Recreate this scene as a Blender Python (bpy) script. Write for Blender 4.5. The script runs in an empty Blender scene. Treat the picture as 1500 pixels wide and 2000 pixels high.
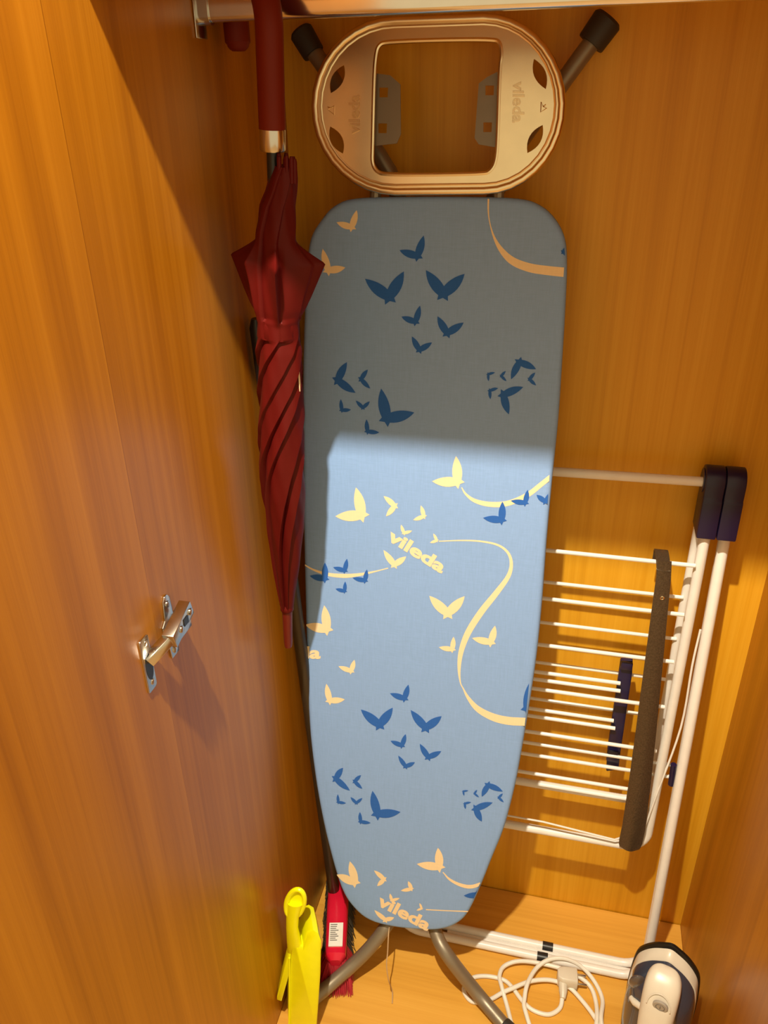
import bpy, bmesh, math, random
from mathutils import Vector, Matrix
random.seed(4)
PI = math.pi
SC = bpy.context.scene
COL = SC.collection

# ------------------------------------------------------------------ camera
FPX = 1538.0
RW = Matrix(((0.971954547, 0.095198110, -0.215038783),
             (0.234624423, -0.454724478, 0.859172293),
             (-0.015991820, -0.885529768, -0.464307325)))      # world = RW @ (right, down, forward)
CAM = Vector((0.449336664, -1.239584069, 1.631856543))
cd = bpy.data.cameras.new('camera'); cam = bpy.data.objects.new('camera', cd); COL.objects.link(cam)
cd.sensor_fit = 'HORIZONTAL'; cd.sensor_width = 36.0; cd.lens = 36.0 * FPX / 1500.0
cd.clip_start = 0.02; cd.clip_end = 50
r_, u_, b_ = RW @ Vector((1, 0, 0)), RW @ Vector((0, -1, 0)), RW @ Vector((0, 0, -1))
cam.matrix_world = Matrix(((r_.x, u_.x, b_.x, CAM.x), (r_.y, u_.y, b_.y, CAM.y), (r_.z, u_.z, b_.z, CAM.z), (0, 0, 0, 1)))
SC.camera = cam

# ------------------------------------------------------------------ world, lamp, exposure
w = bpy.data.worlds.new('world'); SC.world = w; w.use_nodes = True
w.node_tree.nodes['Background'].inputs['Color'].default_value = (1.0, 0.77, 0.42, 1)
w.node_tree.nodes['Background'].inputs['Strength'].default_value = 0.85
ld = bpy.data.lights.new('ceiling_spot', 'POINT'); ld.energy = 275; ld.color = (1.0, 0.88, 0.66); ld.shadow_soft_size = 0.022
lo = bpy.data.objects.new('ceiling_spot', ld); COL.objects.link(lo); lo.location = (0.215, -1.10, 2.70)
SC.view_settings.view_transform = 'Standard'; SC.view_settings.look = 'None'
SC.view_settings.gamma = 1.0; SC.view_settings.use_curve_mapping = False
SC.view_settings.exposure = 0.0

# ------------------------------------------------------------------ geometry helpers
def ray(px, py): return (RW @ Vector((px - 750.0, py - 1000.0, FPX))).normalized()
def onax(px, py, ax, val):
    d = ray(px, py); return CAM + d * ((val - CAM[ax]) / d[ax])
def atx(px, py, v): return onax(px, py, 0, v)
def aty(px, py, v): return onax(px, py, 1, v)
def atz(px, py, v): return onax(px, py, 2, v)
# plane of the ironing board, leaning back against the wardrobe's back wall
BO = Vector((0.26, -0.25, 0.15)); BV = Vector((0, 0.104, 1)).normalized(); BU = Vector((1, 0, 0)); BN = Vector((0, -BV.z, BV.y))
def onb(px, py, off=0.0):
    d = ray(px, py); o = BO + BN * off
    return CAM + d * ((o - CAM).dot(BN) / d.dot(BN))
def buv(px, py, off=0.0):
    p = onb(px, py, off) - BO; return Vector((p.dot(BU), p.dot(BV)))
def bpt(uv, off=0.0): return BO + BU * uv[0] + BV * uv[1] + BN * off

def catmull(pts, k=6, closed=False):
    pts = [Vector(p) for p in pts]; n = len(pts); out = []
    for i in range(n if closed else n - 1):
        p1, p2 = pts[i], pts[(i + 1) % n]
        p0 = pts[i - 1] if (closed or i > 0) else p1 * 2 - p2
        p3 = pts[(i + 2) % n] if (closed or i + 2 < n) else p2 * 2 - p1
        for j in range(k):
            t = j / k
            out.append(0.5 * ((2 * p1) + (p2 - p0) * t + (2 * p0 - 5 * p1 + 4 * p2 - p3) * t * t + (3 * p1 - p0 - 3 * p2 + p3) * t ** 3))
    if not closed: out.append(pts[-1])
    return out

class MB:
    def __init__(s): s.v = []; s.f = []
    def add(s, vs, fs):
        o = len(s.v); s.v += [Vector(x) for x in vs]; s.f += [tuple(i + o for i in f) for f in fs]; return s
    def tube(s, pts, r, n=12, cap=True, closed=False, flat=None):
        pts = [Vector(p) for p in pts]; m = len(pts)
        rs = r if isinstance(r, (list, tuple)) else [r] * m
        tan = []
        for i in range(m):
            a = pts[i - 1] if (i > 0 or closed) else pts[i]; b = pts[(i + 1) % m] if (i < m - 1 or closed) else pts[i]
            t = (b - a); tan.append(t.normalized() if t.length > 1e-9 else Vector((0, 0, 1)))
        ref = Vector((0, 1, 0)) if abs(tan[0].y) < 0.9 else Vector((1, 0, 0))
        nrm = (ref - tan[0] * ref.dot(tan[0])).normalized()
        vs, fs = [], []
        for i in range(m):
            nrm = (nrm - tan[i] * nrm.dot(tan[i]))
            nrm = nrm.normalized() if nrm.length > 1e-6 else Vector((1, 0, 0))
            bi = tan[i].cross(nrm)
            for j in range(n):
                a = 2 * PI * j / n
                vs.append(pts[i] + (nrm * math.cos(a) + bi * math.sin(a) * (flat or 1.0)) * rs[i])
        for i in range(m if closed else m - 1):
            i2 = (i + 1) % m
            for j in range(n): fs.append((i * n + j, i * n + (j + 1) % n, i2 * n + (j + 1) % n, i2 * n + j))
        if cap and not closed:
            fs.append(tuple(reversed(range(n)))); fs.append(tuple((m - 1) * n + j for j in range(n)))
        return s.add(vs, fs)
    def rod(s, a, b, r, n=10): return s.tube([a, b], r, n)
    def box(s, c, size, M=None):
        hx, hy, hz = [x / 2 for x in size]
        vs = [Vector((x, y, z)) for x in (-hx, hx) for y in (-hy, hy) for z in (-hz, hz)]
        if M is not None: vs = [M @ v for v in vs]
        c = Vector(c)
        return s.add([c + v for v in vs], [(0, 1, 3, 2), (4, 6, 7, 5), (0, 4, 5, 1), (2, 3, 7, 6), (0, 2, 6, 4), (1, 5, 7, 3)])
    def bx(s, lo, hi):
        lo, hi = Vector(lo), Vector(hi); return s.box((lo + hi) / 2, hi - lo)
    def loft(s, rings, cap=True):
        n = len(rings[0]); vs = [p for r in rings for p in r]; fs = []
        for i in range(len(rings) - 1):
            for j in range(n): fs.append((i * n + j, i * n + (j + 1) % n, (i + 1) * n + (j + 1) % n, (i + 1) * n + j))
        if cap: fs.append(tuple(reversed(range(n)))); fs.append(tuple((len(rings) - 1) * n + j for j in range(n)))
        return s.add(vs, fs)
    def sphere(s, c, r, n=12, m=8, sc=(1, 1, 1)):
        rings = []
        for i in range(1, m):
            a = PI * i / m
            rings.append([Vector(c) + Vector((r * math.sin(a) * math.cos(2 * PI * j / n) * sc[0], r * math.sin(a) * math.sin(2 * PI * j / n) * sc[1], r * math.cos(a) * sc[2])) for j in range(n)])
        return s.loft(rings)
    def prism(s, poly, d):
        d = Vector(d); return s.loft([[Vector(p) for p in poly], [Vector(p) + d for p in poly]])

ORG = {}
def thing(name, label, cat, loc, group=None):
    o = bpy.data.objects.new(name, None); COL.objects.link(o); o.location = loc; o.empty_display_size = 0.05
    o['label'] = label; o['category'] = cat
    if group: o['group'] = group
    ORG[o.name] = Vector(loc); return o
def obj(name, mb, mat, parent=None, smooth=True, bevel=0.0, segs=2, angle=35, label=None):
    org = ORG[parent.name] if parent else Vector((0, 0, 0))
    me = bpy.data.meshes.new(name)
    me.from_pydata([tuple(v - org) for v in mb.v], [], mb.f)
    bm = bmesh.new(); bm.from_mesh(me)
    bmesh.ops.recalc_face_normals(bm, faces=bm.faces)
    if bevel:
        es = [e for e in bm.edges if len(e.link_faces) == 2 and e.calc_face_angle(0) > math.radians(30)]
        bmesh.ops.bevel(bm, geom=es, offset=bevel, segments=segs, affect='EDGES', profile=0.5, clamp_overlap=True)
    if smooth:
        for f in bm.faces: f.smooth = True
        for e in bm.edges:
            if len(e.link_faces) == 2 and e.calc_face_angle(0) > math.radians(angle): e.smooth = False
    bm.to_mesh(me); bm.free()
    me.materials.append(mat)
    o = bpy.data.objects.new(name, me); COL.objects.link(o)
    if parent: o.parent = parent; ORG[o.name] = org
    else: ORG[o.name] = Vector((0, 0, 0))
    if label: o['label'] = label
    return o
def struct(o, label, cat):
    o['kind'] = 'structure'; o['label'] = label; o['category'] = cat; return o
def tmp_mesh(ob):
    COL.objects.link(ob); dg = bpy.context.evaluated_depsgraph_get()
    me = bpy.data.meshes.new_from_object(ob.evaluated_get(dg))
    vs = [v.co.copy() for v in me.vertices]; fs = [tuple(p.vertices) for p in me.polygons]
    bpy.data.objects.remove(ob); bpy.data.meshes.remove(me); return vs, fs
def text_mesh(txt, extrude=0.0, offset=0.0, shear=0.0, space=1.0, wire=0.0):
    cu = bpy.data.curves.new('t', 'FONT'); cu.body = txt; cu.size = 1.0; cu.extrude = extrude; cu.offset = offset
    cu.shear = shear; cu.space_character = space; cu.resolution_u = 4
    if wire: cu.fill_mode = 'NONE'; cu.extrude = 0; cu.bevel_depth = wire; cu.bevel_resolution = 1; cu.resolution_u = 2
    return tmp_mesh(bpy.data.objects.new('t', cu))
def filled(loops, depth):
    """2D outlines (first the outer one, the rest holes) -> verts, faces of a plate between z=-depth and z=0"""
    cu = bpy.data.curves.new('f', 'CURVE'); cu.dimensions = '2D'; cu.fill_mode = 'BOTH'; cu.extrude = depth / 2
    for lp in loops:
        sp = cu.splines.new('POLY'); sp.points.add(len(lp) - 1); sp.use_cyclic_u = True
        for p, q in zip(sp.points, lp): p.co = (q[0], q[1], 0, 1)
    vs, fs = tmp_mesh(bpy.data.objects.new('f', cu))
    return [Vector((v.x, v.y, v.z - depth / 2)) for v in vs], fs
def rrect(x0, y0, x1, y1, r, k=5):
    out = []
    for cx, cy, a0 in ((x1 - r, y1 - r, 0), (x0 + r, y1 - r, 90), (x0 + r, y0 + r, 180), (x1 - r, y0 + r, 270)):
        for i in range(k + 1):
            a = math.radians(a0 + 90 * i / k); out.append((cx + r * math.cos(a), cy + r * math.sin(a)))
    return out

# ------------------------------------------------------------------ materials
def mat(name, col, rough=0.5, metal=0.0, spec=0.5, coat=0.0, bump=None, trans=0.0, sheen=0.0, var=0.0, vscale=40):
    m = bpy.data.materials.new(name); m.use_nodes = True; nt = m.node_tree; b = nt.nodes['Principled BSDF']
    b.inputs['Base Color'].default_value = (*col, 1); b.inputs['Roughness'].default_value = rough
    b.inputs['Metallic'].default_value = metal; b.inputs['Specular IOR Level'].default_value = spec
    b.inputs['Coat Weight'].default_value = coat; b.inputs['Transmission Weight'].default_value = trans
    b.inputs['Sheen Weight'].default_value = sheen
    tc = nt.nodes.new('ShaderNodeTexCoord')
    nz = nt.nodes.new('ShaderNodeTexNoise'); nz.inputs['Scale'].default_value = vscale; nz.inputs['Detail'].default_value = 3
    nt.links.new(tc.outputs['Object'], nz.inputs['Vector'])
    v = max(var, 0.03)
    rp = nt.nodes.new('ShaderNodeValToRGB')
    rp.color_ramp.elements[0].position = 0.3; rp.color_ramp.elements[1].position = 0.7
    rp.color_ramp.elements[0].color = (*[c * (1 - v) for c in col], 1); rp.color_ramp.elements[1].color = (*[min(1, c * (1 + v)) for c in col], 1)
    nt.links.new(nz.outputs['Fac'], rp.inputs['Fac']); nt.links.new(rp.outputs['Color'], b.inputs['Base Color'])
    if bump:
        n2 = nt.nodes.new('ShaderNodeTexNoise'); n2.inputs['Scale'].default_value = bump[0]; n2.inputs['Detail'].default_value = 2
        nt.links.new(tc.outputs['Object'], n2.inputs['Vector'])
        bp = nt.nodes.new('ShaderNodeBump'); bp.inputs['Strength'].default_value = bump[1]; bp.inputs['Distance'].default_value = bump[2]
        nt.links.new(n2.outputs['Fac'], bp.inputs['Height']); nt.links.new(bp.outputs['Normal'], b.inputs['Normal'])
    return m

def wood(name, dark, mid, light, along=2, rough=0.34, seed=0.0, spec=0.5):
    m = bpy.data.materials.new(name); m.use_nodes = True; nt = m.node_tree; N = nt.nodes; L = nt.links; b = N['Principled BSDF']
    tc = N.new('ShaderNodeTexCoord')
    def noise(sc, along_sc, detail, dist=0.0, off=0.0):
        mp = N.new('ShaderNodeMapping'); s = [sc] * 3; s[along] = along_sc
        mp.inputs['Scale'].default_value = s; mp.inputs['Location'].default_value = (seed + off, seed * 1.7 + off, off)
        L.new(tc.outputs['Object'], mp.inputs['Vector'])
        n = N.new('ShaderNodeTexNoise'); n.inputs['Scale'].default_value = 1.0; n.inputs['Detail'].default_value = detail
        n.inputs['Distortion'].default_value = dist
        L.new(mp.outputs['Vector'], n.inputs['Vector']); return n.outputs['Fac']
    def math_(op, a, c):
        n = N.new('ShaderNodeMath'); n.operation = op
        for i, x in enumerate((a, c)):
            if isinstance(x, (int, float)): n.inputs[i].default_value = x
            else: L.new(x, n.inputs[i])
        return n.outputs[0]
    # broad staves, medium figure, fine pores
    f = math_('MULTIPLY', noise(26, 0.35, 1, 0, 3.1), 0.50)
    f = math_('ADD', f, math_('MULTIPLY', noise(110, 1.6, 3, 0.3, 7.7), 0.34))
    f = math_('ADD', f, math_('MULTIPLY', noise(620, 9, 2, 0, 1.3), 0.16))
    rp = N.new('ShaderNodeValToRGB'); e = rp.color_ramp.elements
    e[0].position = 0.33; e[0].color = (*dark, 1); e[1].position = 0.68; e[1].color = (*light, 1)
    k = e.new(0.5); k.color = (*mid, 1)
    L.new(f, rp.inputs['Fac']); L.new(rp.outputs['Color'], b.inputs['Base Color'])
    b.inputs['Roughness'].default_value = rough; b.inputs['Specular IOR Level'].default_value = spec
    bp = N.new('ShaderNodeBump'); bp.inputs['Strength'].default_value = 0.10; bp.inputs['Distance'].default_value = 0.0004
    L.new(noise(620, 9, 2, 0, 1.3), bp.inputs['Height']); L.new(bp.outputs['Normal'], b.inputs['Normal'])
    return m

def fabric(name, col, weave=900.0, var=0.08):
    m = bpy.data.materials.new(name); m.use_nodes = True; nt = m.node_tree; N = nt.nodes; L = nt.links; b = N['Principled BSDF']
    tc = N.new('ShaderNodeTexCoord')
    outs = []
    for s in ((weave, 60, 40), (60, 60, weave)):
        mp = N.new('ShaderNodeMapping'); mp.inputs['Scale'].default_value = s; L.new(tc.outputs['Object'], mp.inputs['Vector'])
        n = N.new('ShaderNodeTexNoise'); n.inputs['Scale'].default_value = 1.0; n.inputs['Detail'].default_value = 2; L.new(mp.outputs['Vector'], n.inputs['Vector']); outs.append(n.outputs['Fac'])
    ad = N.new('ShaderNodeMath'); ad.operation = 'ADD'; L.new(outs[0], ad.inputs[0]); L.new(outs[1], ad.inputs[1])
    hf = N.new('ShaderNodeMath'); hf.operation = 'MULTIPLY'; hf.inputs[1].default_value = 0.5; L.new(ad.outputs[0], hf.inputs[0])
    rp = N.new('ShaderNodeValToRGB'); e = rp.color_ramp.elements
    e[0].position = 0.35; e[0].color = (*[c * (1 - var) for c in col], 1); e[1].position = 0.65; e[1].color = (*[min(1, c * (1 + var)) for c in col], 1)
    L.new(hf.outputs[0], rp.inputs['Fac']); L.new(rp.outputs['Color'], b.inputs['Base Color'])
    b.inputs['Roughness'].default_value = 0.85; b.inputs['Specular IOR Level'].default_value = 0.15
    bp = N.new('ShaderNodeBump'); bp.inputs['Strength'].default_value = 0.15; bp.inputs['Distance'].default_value = 0.0003
    L.new(hf.outputs[0], bp.inputs['Height']); L.new(bp.outputs['Normal'], b.inputs['Normal'])
    return m

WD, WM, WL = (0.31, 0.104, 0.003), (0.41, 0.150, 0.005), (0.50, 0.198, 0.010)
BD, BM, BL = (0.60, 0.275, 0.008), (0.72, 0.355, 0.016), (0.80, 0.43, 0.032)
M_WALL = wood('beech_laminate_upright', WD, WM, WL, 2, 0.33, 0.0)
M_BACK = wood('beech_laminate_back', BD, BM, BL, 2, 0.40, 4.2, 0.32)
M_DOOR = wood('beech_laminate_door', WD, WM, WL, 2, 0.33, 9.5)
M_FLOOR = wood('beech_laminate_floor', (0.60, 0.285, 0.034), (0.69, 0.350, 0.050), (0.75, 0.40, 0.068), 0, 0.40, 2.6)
M_ROOM = wood('room_floorboards', (0.45, 0.27, 0.11), (0.56, 0.35, 0.15), (0.64, 0.41, 0.19), 0, 0.5, 6.6)
M_COVER = fabric('blue_cover_cotton', (0.248, 0.412, 0.77), var=0.055)
M_CREAM = fabric('cream_print', (0.86, 0.70, 0.455), var=0.03)
M_BLUE = fabric('dark_blue_print', (0.030, 0.130, 0.50), var=0.05)
M_STEEL = mat('champagne_painted_steel', (0.86, 0.73, 0.50), 0.27, 1.0)
M_LEG = mat('grey_beige_painted_tube', (0.25, 0.21, 0.155), 0.40, 0.5)
M_DARKPL = mat('dark_grey_plastic', (0.03, 0.025, 0.022), 0.55, bump=(300, 0.3, 0.0004))
M_TABS = mat('grey_bracket_steel', (0.22, 0.19, 0.15), 0.4, 0.5)
M_CHROME = mat('polished_chrome', (0.78, 0.74, 0.68), 0.13, 1.0)
M_NICKEL = mat('nickel_plate', (0.62, 0.60, 0.56), 0.22, 1.0)
M_BLACK = mat('black_metal', (0.012, 0.012, 0.014), 0.35)
M_REDH = mat('red_rubber_handle', (0.15, 0.010, 0.001), 0.55, spec=0.25)
M_REDF = mat('dark_red_nylon', (0.090, 0.003, 0.002), 0.55, spec=0.2, bump=(120, 0.2, 0.0006))
M_REDT = mat('red_ferrule_plastic', (0.13, 0.007, 0.004), 0.45)
M_WHITE = mat('white_enamel', (0.82, 0.80, 0.77), 0.30)
M_NAVY = mat('navy_plastic', (0.010, 0.006, 0.045), 0.38, bump=(200, 0.1, 0.0003))
M_BRONZE = mat('hammered_bronze_steel', (0.10, 0.072, 0.045), 0.42, 0.6, bump=(420, 0.6, 0.0006), var=0.25, vscale=400)
M_YEL = mat('yellow_plastic', (0.88, 0.88, 0.003), 0.32)
M_PINK = mat('crimson_plastic', (0.60, 0.008, 0.035), 0.25)
M_BRR = mat('red_bristle', (0.42, 0.015, 0.03), 0.6)
M_BRG = mat('grey_bristle', (0.05, 0.045, 0.035), 0.7)
M_STICK = mat('dark_bronze_stick', (0.055, 0.042, 0.026), 0.40, 0.5)
M_PAPER = mat('white_sticker_paper', (0.8, 0.78, 0.74), 0.6)
M_INK = mat('grey_ink', (0.12, 0.11, 0.10), 0.7)
M_STRING = mat('tan_string', (0.50, 0.34, 0.18), 0.9)
M_CORD = mat('white_rubber_cord', (0.80, 0.77, 0.70), 0.45)
M_IWHITE = mat('ivory_iron_plastic', (0.66, 0.60, 0.50), 0.32)
M_ITANK = mat('slate_blue_tank', (0.040, 0.046, 0.070), 0.16, coat=0.5)
M_ITANKW = mat('smoke_tank_window', (0.075, 0.060, 0.060), 0.10, coat=0.8)
M_SOLE = mat('black_soleplate', (0.012, 0.011, 0.010), 0.3, 0.3)
M_DIAL = mat('grey_dial', (0.36, 0.33, 0.29), 0.4)
M_DIALM = mat('dial_marking', (0.16, 0.15, 0.14), 0.5)

# ------------------------------------------------------------------ structure
DY = -0.566                                            # front edge of the wardrobe side
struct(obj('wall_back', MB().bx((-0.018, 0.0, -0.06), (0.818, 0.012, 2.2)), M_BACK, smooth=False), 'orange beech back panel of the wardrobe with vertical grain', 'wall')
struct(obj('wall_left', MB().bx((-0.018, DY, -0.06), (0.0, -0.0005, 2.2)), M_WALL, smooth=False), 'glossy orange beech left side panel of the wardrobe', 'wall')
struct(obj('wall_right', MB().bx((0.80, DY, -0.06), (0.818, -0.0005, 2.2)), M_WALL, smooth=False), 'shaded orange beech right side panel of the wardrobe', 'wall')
struct(obj('floor', MB().bx((0.0005, DY + 0.004, -0.018), (0.7995, -0.0025, 0.0)), M_FLOOR, smooth=False), 'lit beech bottom panel of the wardrobe', 'floor')
struct(obj('ceiling', MB().bx((0.0005, -0.520, 1.762), (0.7995, -0.0005, 1.784)), M_FLOOR, smooth=False), 'beech shelf above the clothes rail', 'ceiling')
struct(obj('baseboard_front', MB().bx((0.0, DY + 0.03, -0.06), (0.8, DY + 0.046, -0.0185)), M_WALL, smooth=False), 'beech plinth under the wardrobe bottom panel', 'baseboard')
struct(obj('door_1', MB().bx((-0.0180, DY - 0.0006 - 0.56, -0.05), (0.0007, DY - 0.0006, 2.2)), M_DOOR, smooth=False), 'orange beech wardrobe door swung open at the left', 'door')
rf = obj('floor', MB().bx((-2.0, -3.2, -0.08), (2.6, 0.012, -0.0605)), M_ROOM, smooth=False); struct(rf, 'room floorboards in front of the wardrobe', 'floor')

# ------------------------------------------------------------------ ironing board
T = thing('ironing_board', 'blue ironing board with butterfly print stored upright, nose down', 'ironing board', (0.26, -0.29, 0.0))
OUT = [(690, 388), (650, 403), (625, 430), (605, 465), (597, 520), (593, 600), (590, 700), (589, 800), (590, 900), (592, 1050), (595, 1180),
       (598, 1300), (602, 1400), (608, 1470), (621, 1560), (640, 1650), (665, 1735), (690, 1775), (722, 1800), (770, 1813), (835, 1819), (872, 1815),
       (900, 1801), (918, 1778), (938, 1735), (960, 1680), (984, 1620), (1005, 1540), (1020, 1460), (1035, 1370), (1048, 1280), (1058, 1180),
       (1067, 1060), (1079, 930), (1090, 820), (1098, 700), (1104, 600), (1107, 520), (1103, 468), (1085, 430), (1055, 402), (1010, 388), (900, 384), (790, 384)]
ol = catmull([buv(x, y) for x, y in OUT], 4, True)
ar = sum(ol[i - 1].x * ol[i].y - ol[i].x * ol[i - 1].y for i in range(len(ol)))
if ar < 0: ol.reverse()
def inset(poly, d):
    out = []; n = len(poly)
    for i in range(n):
        t = (poly[(i + 1) % n] - poly[i - 1]).normalized(); out.append(poly[i] + Vector((-t.y, t.x)) * d)
    return out
lay = [(0.030, 0.0), (0.0085, 0.0), (0.005, -0.0006), (0.0025, -0.0022), (0.0008, -0.0045), (0.0, -0.008), (0.0, -0.020), (0.004, -0.024), (0.02, -0.025)]
cover = obj('cover', MB().loft([[bpt(p, d) for p in inset(ol, i)] for i, d in lay]), M_COVER, T, angle=60)
clipP = inset(ol, 0.0022)
def clip(poly):
    n = len(clipP); out = [Vector(p) for p in poly]
    for i in range(0, n):
        a, b = clipP[i], clipP[(i + 1) % n]; e = b - a; inp = out; out = []
        if not inp: return []
        def side(p): return e.x * (p.y - a.y) - e.y * (p.x - a.x)
        for j in range(len(inp)):
            p, q = inp[j - 1], inp[j]; sp, sq = side(p), side(q)
            if (sp >= 0) != (sq >= 0): out.append(p + (q - p) * (sp / (sp - sq)))
            if sq >= 0: out.append(q)
    return out
def decal(name, polys, m, off=0.0005, label=None):
    mb = MB()
    for poly in polys:
        c = clip(poly)
        cc = []
        for p in c:
            if not cc or (p - cc[-1]).length > 1e-5: cc.append(p)
        if len(cc) > 3: mb.add([bpt(p, off) for p in cc], [tuple(range(len(cc)))])
    if mb.f:
        o = obj(name, mb, m, cover, smooth=False)
        if label: o['label'] = label
        return o
def bez(a, c, b, k=7): return [a * (1 - t) ** 2 + c * 2 * t * (1 - t) + b * t * t for t in [i / k for i in range(k)]]
def butterfly(t1, t2, b):
    t1, t2, b = Vector(t1), Vector(t2), Vector(b)
    d1, d2 = t1 - b, t2 - b
    if d1.x * d2.y - d1.y * d2.x < 0: t1, t2, d1, d2 = t2, t1, d2, d1
    L = (d1.length + d2.length) / 2
    m = (d1.normalized() + d2.normalized()); m = m.normalized()
    perp = Vector((-m.y, m.x))                                    # towards t1's opposite side
    s1 = -1 if d1.dot(perp) < 0 else 1
    p1 = perp * s1                                                # points to wing 1 side
    cr = b + m * L * (0.30 + 0.18 * max(0, d1.normalized().dot(d2.normalized())))
    n1 = Vector((-d1.y, d1.x)).normalized(); n1 = n1 if n1.dot(m) > 0 else -n1
    n2 = Vector((-d2.y, d2.x)).normalized(); n2 = n2 if n2.dot(m) > 0 else -n2
    e1, e2 = b + p1 * L * 0.15 + m * L * 0.05, b - p1 * L * 0.15 + m * L * 0.05
    tl1, tl2 = b + p1 * L * 0.17 - m * L * 0.10, b - p1 * L * 0.17 - m * L * 0.10
    pts = bez(t1, (t1 + cr) / 2 + n1 * L * 0.13, cr) + bez(cr, (t2 + cr) / 2 + n2 * L * 0.13, t2)
    pts += bez(t2, (t2 + e2) / 2 - n2 * L * 0.21, e2)
    pts += [e2, tl2, b - m * L * 0.02, tl1, e1]
    pts += bez(e1, (t1 + e1) / 2 - n1 * L * 0.21, t1)[1:]
    return pts
Z = {1: (580, 370), 2: (580, 860), 3: (580, 1320)}
def zp(z, p): return (Z[z][0] + 0.36 * p[0], Z[z][1] + 0.36 * p[1])
CREAM = {1: [((215, 178), (325, 112), (302, 215)), ((140, 322), (263, 423), (163, 450))],
 2: [((863, 85), (733, 222), (882, 235)), ((320, 255), (208, 412), (365, 415)), ((470, 302), (483, 412), (540, 355)), ((672, 353), (630, 432), (695, 415)),
     ((565, 457), (625, 490), (578, 508)), ((740, 505), (722, 555), (763, 545)), ((470, 595), (593, 630), (527, 685)), ((718, 843), (910, 845), (818, 955)),
     ((1075, 1005), (950, 1072), (1058, 1105)), ((850, 1065), (770, 1122), (848, 1140)), ((148, 895), (45, 1000), (172, 1035)), ((312, 1190), (225, 1225), (298, 1258)),
     ((160, 1320), (260, 1405), (172, 1420))],
 3: [((765, 932), (650, 1020), (782, 1045)), ((287, 1005), (215, 1078), (322, 1128)), ((418, 1055), (435, 1140), (480, 1103)), ((603, 1113), (563, 1165), (626, 1158)),
     ((505, 1180), (558, 1205), (512, 1222)), ((665, 1232), (648, 1272), (680, 1263)), ((420, 1270), (528, 1310), (478, 1332))]}
DARK = {1: [((557, 330), (688, 250), (660, 373)), ((370, 485), (580, 445), (504, 602)), ((700, 438), (910, 458), (792, 585)), ((567, 690), (668, 630), (648, 727)),
     ((763, 688), (905, 722), (812, 792)), ((624, 797), (733, 830), (662, 880)), ((272, 937), (318, 1103), (208, 1038)), ((385, 977), (398, 1080), (340, 1030)),
     ((238, 1138), (293, 1195), (240, 1202)), ((320, 1145), (395, 1150), (358, 1190)), ((457, 1080), (637, 1210), (478, 1258)), ((378, 1247), (447, 1318), (378, 1318)),
     ((1297, 975), (1162, 1030), (1203, 925)), ((1075, 993), (1040, 1040), (1034, 1000)), ((1133, 985), (1137, 1040), (1104, 1012)), ((1293, 993), (1298, 1063), (1256, 1030)),
     ((1092, 1078), (1050, 1138), (1042, 1088)), ((1228, 1072), (1150, 1220), (1108, 1108)), ((1480, 300), (1490, 370), (1438, 340))],
 2: [((1115, 332), (1010, 420), (1118, 440)), ((1252, 268), (1160, 327), (1243, 345)), ((1300, 295), (1395, 265), (1348, 340)), ((152, 663), (70, 735), (158, 758)),
     ((272, 642), (197, 688), (263, 712)), ((380, 700), (302, 745), (373, 766)), ((262, 765), (210, 805), (262, 822)), ((605, 1325), (505, 1372), (588, 1408))],
 3: [((347, 182), (520, 172), (450, 280)), ((617, 185), (785, 218), (697, 295)), ((590, 315), (508, 352), (573, 384)), ((667, 368), (783, 408), (710, 450)),
     ((550, 432), (640, 468), (588, 498)), ((250, 498), (288, 622), (200, 558)), ((348, 538), (355, 612), (307, 572)), ((222, 642), (267, 690), (221, 688)),
     ((291, 657), (355, 662), (322, 694)), ((410, 623), (562, 738), (428, 760)), ((342, 738), (400, 797), (341, 795)), ((1117, 627), (1003, 655), (1034, 583)),
     ((930, 622), (907, 650), (900, 624)), ((978, 618), (988, 658), (960, 638)), ((1117, 638), (1122, 685), (1091, 660)), ((945, 685), (915, 722), (907, 690)),
     ((1062, 687), (1003, 790), (960, 716)), ((1270, 25), (1345, 150), (1240, 188)), ((1008, 1105), (905, 1192), (995, 1195))]}
for z in CREAM:
    for t in CREAM[z]: decal('cream_butterfly_print', [[buv(*zp(z, p)) for p in butterfly(*t)]], M_CREAM, 0.0003)
for z in DARK:
    for t in DARK[z]: decal('blue_butterfly_print', [[buv(*zp(z, p)) for p in butterfly(*t)]], M_BLUE, 0.00045)
def ribbon(pts):
    sm = catmull([Vector(p) for p in pts], 6); polys = []
    L, Rr = [], []
    for i, p in enumerate(sm):
        a, b = sm[max(i - 1, 0)], sm[min(i + 1, len(sm) - 1)]
        t = Vector((b.x - a.x, b.y - a.y)).normalized(); n = Vector((-t.y, t.x)) * max(p.z, 2.0) / 2
        L.append(buv(p.x + n.x, p.y + n.y)); Rr.append(buv(p.x - n.x, p.y - n.y))
    for i in range(len(L) - 1): polys.append([L[i], L[i + 1], Rr[i + 1], Rr[i]])
    decal('cream_ribbon_print', polys, M_CREAM, 0.0002)
def zr(z, pts): return [(*zp(z, p), p[2] * 0.36) for p in pts]
ribbon(zr(1, [(1040, 30, 9), (1038, 110, 8), (1046, 180, 5), (1070, 260, 12), (1110, 330, 28), (1170, 388, 42), (1260, 424, 48), (1360, 440, 50), (1480, 452, 52)]))
ribbon(zr(2, [(893, 255, 5), (915, 290, 11), (960, 325, 20), (1030, 345, 27), (1110, 347, 29), (1180, 330, 28), (1260, 290, 27), (1330, 235, 26), (1400, 180, 26)]))
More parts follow.
